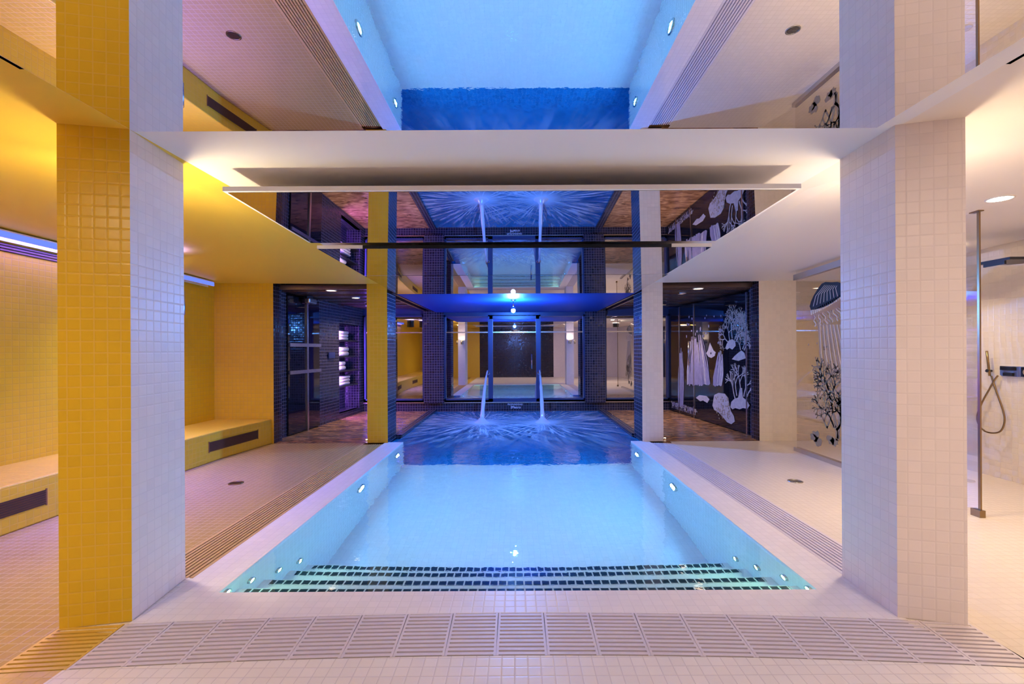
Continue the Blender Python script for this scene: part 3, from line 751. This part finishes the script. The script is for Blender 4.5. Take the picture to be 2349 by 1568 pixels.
# ------------------------------------------------------------------ left doorway: black glass door, thermostat, niche with towels
def fp(y, z, off=0.0): return (-fx(y) + off, y, z)
def strip(b, y0, y1, z0, z1, off, th, s=-1, mi=0):
    q = [(s * (fx(y0) - off), y0, z0), (s * (fx(y1) - off), y1, z0), (s * (fx(y1) - off), y1, z1), (s * (fx(y0) - off), y0, z1)]
    b.slab(q, th if s < 0 else -th, mi)
dr = thing('glass_door', 'black glass door with steel rails inside the left doorway', 'door', fp(8.2, 0))
b = MB(); strip(b, 7.72, 8.30, .02, 2.40, .0, .03); b.build('door_leaf', M['black_glass'], dr)
b = MB(); strip(b, 8.31, 8.75, .02, 2.40, .0, .03); b.build('side_panel', M['black_glass'], dr)
b = MB(); strip(b, 8.28, 8.33, 0, 2.36, .012, .04); tag(b.build('post', M['steel'], dr), 'upright steel edge')
for z, w in ((1.555, 'upper'), (1.08, 'lower')):
    b = MB(); strip(b, 7.72, 8.75, z - .03, z + .03, .035, .03); tag(b.build('rail', M['steel'], dr), w + ' steel rail')
t = thing('ceiling_projector', 'pale box under the ceiling above the black glass door', 'projector', fp(8.2, 2.40))  # projector box hung under the ceiling
b = MB(); strip(b, 8.05, 8.32, 2.30, 2.39, .12, .10); b.build('case', M['steel'], t, bevel=.02)
b = MB(); strip(b, 8.08, 8.29, 2.39, 2.44, .10, .06); b.build('bracket', M['black_metal'], t)
t = thing('thermostat', 'small thermostat on the dark mosaic pier beside the towel niche', 'thermostat', fp(9.25, 1.36))
b = MB(); strip(b, 9.12, 9.38, 1.30, 1.42, .012, .02); b.build('case', M['navy_metal'], t)
b = MB(); strip(b, 9.22, 9.33, 1.33, 1.39, .016, .006); b.build('display', M['sign_white'], t)
sh_z = [1.69, 1.34, 1.03, .70]
t = thing('light_strip', 'violet light strip along the near edge of the towel niche', 'light', fp(9.64, 1.1, -.1))
b = MB(); b.box(-fx(9.64) - .05, -fx(9.64) - .02, 9.625, 9.65, .14, 2.0); b.build('diffuser', M['niche_led'], t)
for i, z in enumerate(sh_z):
    nmz = ['topmost', 'second', 'third', 'lowest'][i]
    b = MB(); b.prism([(-fx(9.65) - .37, 9.65), (-fx(9.65) - .02, 9.65), (-fx(10.6) - .02, 10.6), (-fx(10.6) - .37, 10.6)], z - .035, z - .005)
    tag(b.build('shelf', M['black_metal']), '%s dark shelf in the violet towel niche' % nmz, 'shelf', 'shelves in the towel niche')
    n = [3, 2, 2, 3][i]; hh = .20 / n; wid = [.55, .58, .42, .62][i]
    for k in range(n):
        z0 = z - .004 + k * hh
        b = MB(); y0 = 9.68; pr = []
        dpt, hgt, r = .26, hh - .004, (hh - .004) * .48
        for q in range(17):        # rounded front fold, flat back
            a = -math.pi / 2 + math.pi * q / 16
            pr.append((dpt - r + r * math.cos(a), hgt / 2 + (hgt / 2) * math.sin(a)))
        pr += [(.0, hgt), (.0, hgt * .55), (.02, hgt * .5), (.0, hgt * .45), (.0, 0)]
        jit = random.uniform(-.02, .02); base = len(b.v); m_ = len(pr)
        for yy in (y0 + jit + .02, y0 + wid + jit):
            for (d_, z_) in pr: b.v.append((-fx(yy) - .34 + d_, yy, z0 + z_))
        for q in range(m_):
            q2 = (q + 1) % m_
            b.f.append((base + q, base + q2, base + m_ + q2, base + m_ + q)); b.m.append(0); b.sm.append(True)
        b.f.append(tuple(base + m_ - 1 - q for q in range(m_))); b.m.append(0); b.sm.append(False)
        b.f.append(tuple(base + m_ + q for q in range(m_))); b.m.append(0); b.sm.append(False)
        pos = {2: ['lower', 'upper'], 3: ['bottom', 'middle', 'top']}[n][k]
        tag(b.build('towel', M['towel']), '%s folded cream towel on the %s shelf of the niche' % (pos, nmz), 'towel', 'folded towels in the niche')

# ------------------------------------------------------------------ drawings
class Sheet:
    """thin raised print on an upright plane; u, v plane coordinates"""
    def __init__(s, p0, u, n, th=.003):
        s.p0, s.u, s.n, s.th = Vector(p0), Vector(u).normalized(), Vector(n).normalized(), th
    def uv(s, x, y):
        p = px(x, y, s.p0, s.n) - s.p0; return (p.dot(s.u), p.z)
    def pt(s, q, h): return s.p0 + s.u * q[0] + Vector((0, 0, q[1])) + s.n * h
    def poly(s, b, pts, mi=0, h=0.0):
        k = len(pts); n = len(b.v)
        b.v += [tuple(s.pt(q, h)) for q in pts] + [tuple(s.pt(q, h + s.th)) for q in pts]
        for i in range(k):
            j = (i + 1) % k; b.f.append((n + i, n + j, n + k + j, n + k + i)); b.m.append(mi); b.sm.append(False)
        b.f.append(tuple(n + k + i for i in range(k))); b.m.append(mi); b.sm.append(False)
    def stroke(s, b, pts, w0, w1, mi=0, h=0.0):
        L_, R_ = [], []; k = len(pts)
        for i, p in enumerate(pts):
            a = pts[max(0, i - 1)]; c = pts[min(k - 1, i + 1)]
            dx, dy = c[0] - a[0], c[1] - a[1]; l = math.hypot(dx, dy) or 1
            w = (w0 + (w1 - w0) * i / (k - 1)) / 2
            L_.append((p[0] - dy / l * w, p[1] + dx / l * w)); R_.append((p[0] + dy / l * w, p[1] - dx / l * w))
        for i in range(k - 1): s.poly(b, [L_[i], R_[i], R_[i + 1], L_[i + 1]], mi, h)
    def coral(s, b, p, ang, ln, w, depth, rnd, mi=0, spread=.55, h=0.0, knob=True):
        q = []; a = ang
        for k in range(4):
            q.append((p[0], p[1])); a += rnd.uniform(-.25, .25)
            p = (p[0] + math.cos(a) * ln / 3, p[1] + math.sin(a) * ln / 3)
        s.stroke(b, q, w, w * .75, mi, h)
        if depth == 0:
            if knob:
                r = w * .75; s.poly(b, [(q[-1][0] + r * math.cos(t * math.pi / 4), q[-1][1] + r * math.sin(t * math.pi / 4)) for t in range(8)], mi, h)
            return
        for sgn in ((-1, 1) if rnd.random() < .75 else (-1, 0, 1)):
            s.coral(b, q[-1], a + sgn * spread * rnd.uniform(.7, 1.25), ln * rnd.uniform(.66, .9), w * .76, depth - 1, rnd, mi, spread, h, knob)
    def blob(s, b, c, rx, ry, rnd, mi=0, n=26, rough=.18, h=0.0, tilt=0):
        pts = []
        for i in range(n):
            t = 2 * math.pi * i / n; k = 1 + rnd.uniform(-rough, rough)
            x, y = rx * k * math.cos(t), ry * k * math.sin(t)
            pts.append((c[0] + x * math.cos(tilt) - y * math.sin(tilt), c[1] + x * math.sin(tilt) + y * math.cos(tilt)))
        s.poly(b, pts, mi, h)

# right doorway: black glass mural wall
W0 = Vector((fx(7.66), 7.66, 0)); W1 = Vector((fx(YI), YI, 0))
u = (W1 - W0).normalized(); nn = Vector((-u.y, u.x, 0))
if nn.x > 0: nn = -nn
mw = thing('mural_wall', 'black glass wall with pale sea life drawings inside the right doorway', 'mural', (fx(9.2), 9.2, 0))
splits = [7.66, 9.55, 10.25, YI]
for k in range(3):
    b = MB(); strip(b, splits[k] + .008, splits[k + 1] - .008, .015, 2.40, 0, .03, 1); b.build('glass_panel', M['black_glass'], mw)
    b = MB(); yy = splits[k]; strip(b, yy - .012, yy + .02, 0, 2.40, .012, .03, 1); b.build('panel_edge', M['steel'], mw)
S = Sheet(W0 + nn * .034, u, nn)
rnd = random.Random(5)
def drawing(fn, lb, mats):
    b = MB(); fn(b); tag(b.build('drawing', [M[q] for q in mats], mw), lb)
def poly_px(b, pts, mi=0, h=0.0): S.poly(b, [S.uv(*p) for p in pts], mi, h)
def d1(b):    # big branching coral at the top right
    for (x, y, a, dp, ln) in ((1674, 782, 1.95, 6, .13), (1680, 778, 1.55, 6, .15), (1686, 780, 1.2, 6, .14), (1690, 784, .85, 5, .13), (1670, 786, 2.5, 5, .11), (1684, 760, 1.7, 5, .12),
                              (1704, 803, 1.2, 4, .09), (1699, 805, 1.9, 4, .09), (1707, 806, .8, 4, .08)):
        S.coral(b, S.uv(x, y), math.pi - a, ln, .022, dp, rnd, spread=.6)
    poly_px(b, [(1664, 801), (1667, 792), (1672, 783), (1680, 780), (1687, 785), (1688, 795), (1680, 804), (1674, 800), (1668, 804)])
    poly_px(b, [(1679, 826), (1686, 818), (1693, 812), (1701, 806), (1708, 812), (1711, 824), (1702, 827), (1694, 830), (1686, 828)])
def d2(b):    # finger coral at the lower right
    for (x, y, a, dp, ln) in ((1686, 916, 2.2, 3, .22), (1690, 910, 1.9, 3, .25), (1698, 905, 1.5, 3, .24), (1706, 912, 1.1, 3, .22), (1712, 915, .8, 3, .2)):
        S.coral(b, S.uv(x, y), math.pi - a, ln * .8, .026, dp, rnd, spread=.36)
    poly_px(b, [(1675, 936), (1677, 924), (1684, 917), (1693, 914), (1697, 892), (1702, 892), (1704, 914), (1712, 920), (1719, 932), (1714, 940), (1704, 938), (1696, 941), (1686, 938), (1680, 941)])
def d3(b):    # speckled sponge lying low
    poly_px(b, [(1634, 932), (1638, 908), (1648, 903), (1662, 905), (1670, 915), (1673, 932), (1676, 945), (1683, 957), (1685, 969), (1677, 975), (1667, 970), (1659, 960), (1648, 948), (1638, 942)])
    for k in range(60):
        c = S.uv(rnd.uniform(1640, 1674), rnd.uniform(912, 962)); S.blob(b, c, .016, .016, rnd, 1, 7, h=.003)
def d4(b):    # vase sponges in the middle, drawn in upright wisps
    def vase(x0, x1, xa, xb, yb, yt, n):
        for k in range(n):
            f = (k + .5) / n; xb_ = x0 + (x1 - x0) * f; xt_ = xa + (xb - xa) * f
            top = yt + rnd.uniform(0, 26) + 10 * abs(f - .5)
            bow = (f - .5) * 5 * rnd.uniform(.6, 1.4)
            pts = [S.uv(xb_ + (xt_ - xb_) * q / 6 + bow * math.sin(math.pi * q / 6) + rnd.uniform(-.5, .5), yb + rnd.uniform(-3, 3) * (q == 0) + (top - yb) * q / 6) for q in range(7)]
            S.stroke(b, pts, .055, .014, 0 if rnd.random() < .8 else 1, .0004 * (k % 5))
    vase(1576, 1628, 1584, 1612, 884, 766, 34)
    vase(1592, 1622, 1596, 1614, 880, 820, 14)
    vase(1636, 1655, 1646, 1658, 886, 802, 16)
    vase(1556, 1566, 1559, 1565, 932, 795, 10)
def d5(b):    # small jellyfish
    poly_px(b, [(1620, 812), (1624, 806), (1627, 795), (1629, 788), (1632, 795), (1637, 806), (1642, 810), (1640, 818), (1632, 823), (1625, 820)])
    S.blob(b, S.uv(1631, 812), .02, .02, rnd, 1, 9, h=.003)
def d6(b):    # plants along the bottom
    for k in range(16):
        S.coral(b, S.uv(1542 + k * 3.4 + rnd.uniform(-1, 1), 937 + k * 1.1), math.pi / 2 + rnd.uniform(-.4, .4), .05, .022, 3, rnd, 1 if k % 3 else 0, .6)
    poly_px(b, [(1596, 914), (1604, 908), (1620, 910), (1627, 918), (1622, 926), (1612, 920), (1606, 922)])
    for k in range(26): S.blob(b, S.uv(rnd.uniform(1575, 1655), rnd.uniform(725, 790)), rnd.uniform(.012, .03), rnd.uniform(.015, .04), rnd, 1, 9)
for fn, lb, mats in ((d1, 'tall pale branching coral drawing', ['white_ink']), (d2, 'pale finger coral drawing', ['white_ink']), (d3, 'pale speckled sponge drawing', ['white_ink', 'brown_ink']),
                     (d4, 'lilac vase sponge drawing', ['lilac_ink', 'white_ink']), (d5, 'small pale jellyfish drawing', ['white_ink', 'black_ink']), (d6, 'pale plants and specks drawing', ['white_ink', 'lilac_ink'])):
    drawing(fn, lb, mats)
b = MB(); off = .07
hx = lambda y: fx(y) - off
b.tube([(hx(9.72), 9.72, 1.10), (hx(9.72), 9.72, 1.62)], .014, 10)
b.tube([(hx(9.72), 9.72, 1.16), (fx(9.72), 9.72, 1.16)], .009, 8); b.tube([(hx(9.72), 9.72, 1.56), (fx(9.72), 9.72, 1.56)], .009, 8)
b.build('door_handle', M['steel'], mw)

# ------------------------------------------------------------------ glass shower screen with jellyfish mural
GXs = 3.96
sc_ = thing('shower_screen', 'clear glass shower screen with jellyfish and coral print behind the white pillar', 'shower screen', (GXs, 5.1, 0))
b = MB(); b.face([(GXs, 3.9, .05), (GXs, 6.44, .05), (GXs, 6.44, 2.56), (GXs, 3.9, 2.62)]); b.build('glass', M['glass'], sc_)
b = MB(); b.box(GXs - .035, GXs + .035, 4.6, 6.46, .0, .055); tag(b.build('base_track', M['steel'], sc_), 'grey metal track at the foot of the glass')
b = MB(); b.slab([(GXs - .03, 4.6, 2.56), (GXs - .03, 6.46, 2.49), (GXs + .03, 6.46, 2.49), (GXs + .03, 4.6, 2.56)], .08); b.build('top_track', M['steel'], sc_)
b = MB(); b.box(GXs - .007, GXs + .007, 3.885, 3.905, .05, 2.62); tag(b.build('edge_profile', M['bronze'], sc_), 'dark upright edge of the glass')
for z, w in ((.0, 'lower'), (2.61, 'upper')):
    b = MB(); b.box(GXs - .028, GXs + .022, 3.87, 3.95, z, z + .06 if z < 1 else 2.64); tag(b.build('clamp', M['bronze'], sc_), w + ' metal clamp')
G = Sheet(Vector((GXs - .002, 3.9, 0)), (0, 1, 0), (-1, 0, 0), .002)
rg = random.Random(3)
def gpoly(b, pts, mi=0, h=0.0): G.poly(b, [G.uv(*p) for p in pts], mi, h)
b = MB()      # bell of the jellyfish
gpoly(b, [(1858, 706), (1861, 695), (1868, 680), (1878, 664), (1886, 654), (1895, 650), (1908, 651), (1922, 650), (1936, 655), (1950, 664), (1955, 668), (1940, 676), (1925, 687), (1908, 699), (1890, 708), (1872, 713), (1861, 714)])
for k in range(8):
    gpoly(b, [(1866 + k * 8, 706 - k * 3.2), (1872 + k * 6.5, 682 - k * 2.6), (1893 + k * 4, 657 + k * .2), (1893.4 + k * 4, 657.4 + k * .2), (1872.9 + k * 6.5, 682.4 - k * 2.6), (1866.9 + k * 8, 706 - k * 3.3)], 1, .002)
bell = b.build('jellyfish_bell', [M['black_ink'], M['pale_ink']], sc_); tag(bell, 'black bell of the jellyfish drawing')
b = MB()
for k in range(22):
    x = 1860 + k * 4.4; y = 716 - k * 2.0 - (k / 22) ** 2 * 12
    gpoly(b, [(x, y), (x + 2.4, y - 1), (x + 3.6, y + 9), (x + 1, y + 10)])
tag(b.build('jellyfish_fringe', M['pale_ink'], sc_), 'pale fringe of the jellyfish drawing')
b = MB()
for k in range(16):       # frilled arms
    x = 1868 + k * 5.2; y = 727 - k * 1.6; q = []
    for t_ in range(7): q.append(G.uv(x + t_ * (.5 + .25 * k) + 2.2 * math.sin(t_ * 1.7 + k), y + t_ * 4.2))
    G.stroke(b, q, .010, .016, k % 2, .001 * (k % 3))
for k in range(8):
    x = 1878 + k * 8
    G.stroke(b, [G.uv(x, 748), G.uv(x + 2 + k, 785), G.uv(x + 3 + 2.6 * k, 815 + 4 * k), G.uv(x + 7 + 4 * k, 840 + 9 * k)], .020, .012, 1)
    G.stroke(b, [G.uv(x + 3, 748), G.uv(x + 5 + k, 785), G.uv(x + 6 + 2.6 * k, 812 + 4 * k), G.uv(x + 10 + 4 * k, 835 + 9 * k)], .012, .008, 0)
tag(b.build('jellyfish_tentacles', [M['pale_ink'], M['tan_ink']], sc_), 'pale trailing tentacles of the jellyfish drawing')
b = MB()
for (x, y, a, dp, ln) in ((1912, 985, 1.9, 4, .12), (1905, 960, 2.3, 4, .11), (1915, 950, 1.2, 4, .12), (1918, 990, .9, 4, .13), (1898, 985, 2.5, 3, .10), (1905, 920, 2.1, 4, .12), (1900, 900, 1.8, 4, .12),
                          (1908, 905, 1.0, 4, .12), (1892, 880, 2.5, 3, .09), (1886, 868, 1.9, 3, .09), (1925, 930, 1.5, 4, .12), (1928, 970, 1.3, 4, .13), (1935, 1000, 1.6, 5, .14)):
    G.coral(b, G.uv(x, y), math.pi - a, ln, .034, dp, rg, spread=.62, knob=True)
for tr in ([(1920, 1014), (1918, 980), (1908, 940), (1903, 900), (1890, 872)], [(1922, 1010), (1926, 960), (1930, 920)], [(1916, 985), (1905, 965), (1896, 985)]):
    G.stroke(b, [G.uv(*p) for p in tr], .05, .03)
for c in ((1866, 1006), (1876, 1016), (1871, 1000), (1905, 1012), (1912, 1016)):
    G.blob(b, G.uv(*c), .07, .055, rg, 0, 16, .3)
for k in range(16): G.blob(b, G.uv(rg.uniform(1855, 1905), rg.uniform(770, 950)), .012, .014, rg, 0, 8)
tag(b.build('coral_drawing', M['brown_ink'], sc_), 'brown coral drawing low on the glass')

# ------------------------------------------------------------------ shower fittings on the right wall
t = thing('rain_shower', 'flat black overhead shower arm reaching in from the right wall', 'shower head', (XR, 4.5, 2.3))
b = MB(); b.box(5.05, XR + .002, 4.46, 4.54, 2.315, 2.335); b.box(XR - .012, XR, 4.42, 4.58, 2.28, 2.37); b.build('arm', M['black_metal'], t)
b = MB(); b.prism([(4.72, 4.35), (5.02, 4.35), (5.10, 4.42), (5.10, 4.58), (5.02, 4.65), (4.72, 4.65)], 2.29, 2.315); b.box(4.72, 4.74, 4.40, 4.60, 2.255, 2.29)
b.build('head_plate', M['black_metal'], t)
t = thing('shower_mixer', 'dark chrome shower mixer panel on the cream wall', 'mixer', (XR, 4.8, 1.19))
b = MB(); b.box(XR - .02, XR, 4.30, 5.02, 1.135, 1.245); b.build('plate', M['steel'], t)
for (y0, y1, z0, z1) in ((4.86, 5.01, 1.20, 1.24), (4.88, 4.98, 1.14, 1.175), (4.34, 4.80, 1.14, 1.24)):
    b = MB(); b.box(XR - .035, XR - .02, y0, y1, z0, z1); b.build('button', M['black_metal'], t, bevel=.004)
for y in (4.72, 4.45):
    b = MB(); b.lathe((XR - .035, y, 1.19), (-1, 0, 0), [(.036, 0), (.036, .03), (.03, .036), (0, .036)], 20); b.build('knob', M['chrome'], t)
t = thing('hand_shower', 'slim hand shower in its holder with a looped hose', 'hand shower', (XR, 5.13, 1.2))
xw = XR - .05
b = MB(); b.tube([(xw, 5.13, 1.41), (xw, 5.10, 1.13)], .011, 10); b.build('wand', M['bronze'], t)
b = MB(); b.tube([(XR, 5.13, 1.185), (xw - .02, 5.115, 1.185)], .014, 10); b.lathe((xw, 5.117, 1.17), (0, 0, 1), [(.016, 0), (.02, .01), (.02, .03), (.016, .035)], 14); b.build('holder', M['black_metal'], t)
b = MB(); pts = []
for q in range(41):
    a = q / 40; th = -math.pi / 2 + 2 * math.pi * a
    # a teardrop loop that crosses itself near the top
    tt = a * 2 - 1
    w_ = .155 * math.sin(math.pi * a * 2) if False else .0
    pts.append((a, tt))
loop = [(5.10, 1.13), (5.085, 1.05), (5.06, .95), (5.11, .86) ]
ctrl = [(5.10, 1.13), (5.04, .96), (4.965, .76), (4.945, .64), (4.985, .53), (5.09, .495), (5.20, .53), (5.245, .64), (5.20, .80), (5.12, .97), (5.06, 1.09), (5.03, 1.14)]
def catmull(c, n=6):
    o = []
    for i in range(len(c) - 1):
        p0, p1, p2, p3 = c[max(0, i - 1)], c[i], c[i + 1], c[min(len(c) - 1, i + 2)]
        for k in range(n):
            t_ = k / n
            o.append(tuple(.5 * (2 * p1[j] + (p2[j] - p0[j]) * t_ + (2 * p0[j] - 5 * p1[j] + 4 * p2[j] - p3[j]) * t_ ** 2 + (3 * p1[j] - p0[j] - 3 * p2[j] + p3[j]) * t_ ** 3) for j in range(2)))
    return o + [c[-1]]
cp = catmull(ctrl); nC = len(cp)
b.tube([(xw + .02 - .03 * math.sin(math.pi * i / (nC - 1)) * (1 if i < nC / 2 else .6), y, z) for i, (y, z) in enumerate(cp)], .0085, 8)
b.build('hose', M['bronze'], t)

# ------------------------------------------------------------------ to metres
for me in bpy.data.meshes: me.transform(Matrix.Scale(SC, 4))
for o in bpy.data.objects: o.location = Vector(o.location) * SC

# ------------------------------------------------------------------ camera, world, view
cam = bpy.data.cameras.new('camera'); co = bpy.data.objects.new('camera', cam); COL.objects.link(co)
cam.sensor_width = 36; cam.lens = F / 2349 * 36
cam.shift_x = -(VX - 1174.5) / 2349; cam.shift_y = (VY - 784) / 2349
cam.clip_start = .02; cam.clip_end = 100
co.location = (0, 0, CH * SC)
co.rotation_euler = (Matrix.Rotation(math.pi / 2, 3, 'X') @ Matrix.Rotation(math.radians(-.3), 3, 'Z')).to_euler()
scene.camera = co
w = bpy.data.worlds.new('world'); scene.world = w; w.use_nodes = True
w.node_tree.nodes['Background'].inputs[0].default_value = (0, 0, 0, 1)
vs = scene.view_settings
vs.view_transform = 'Standard'; vs.look = 'None'; vs.exposure = 0.14; vs.gamma = 1; vs.use_curve_mapping = False
scene.display_settings.display_device = 'sRGB'
scene.cycles.glossy_bounces = 8; scene.cycles.max_bounces = 12; scene.cycles.transparent_max_bounces = 12; scene.cycles.diffuse_bounces = 4
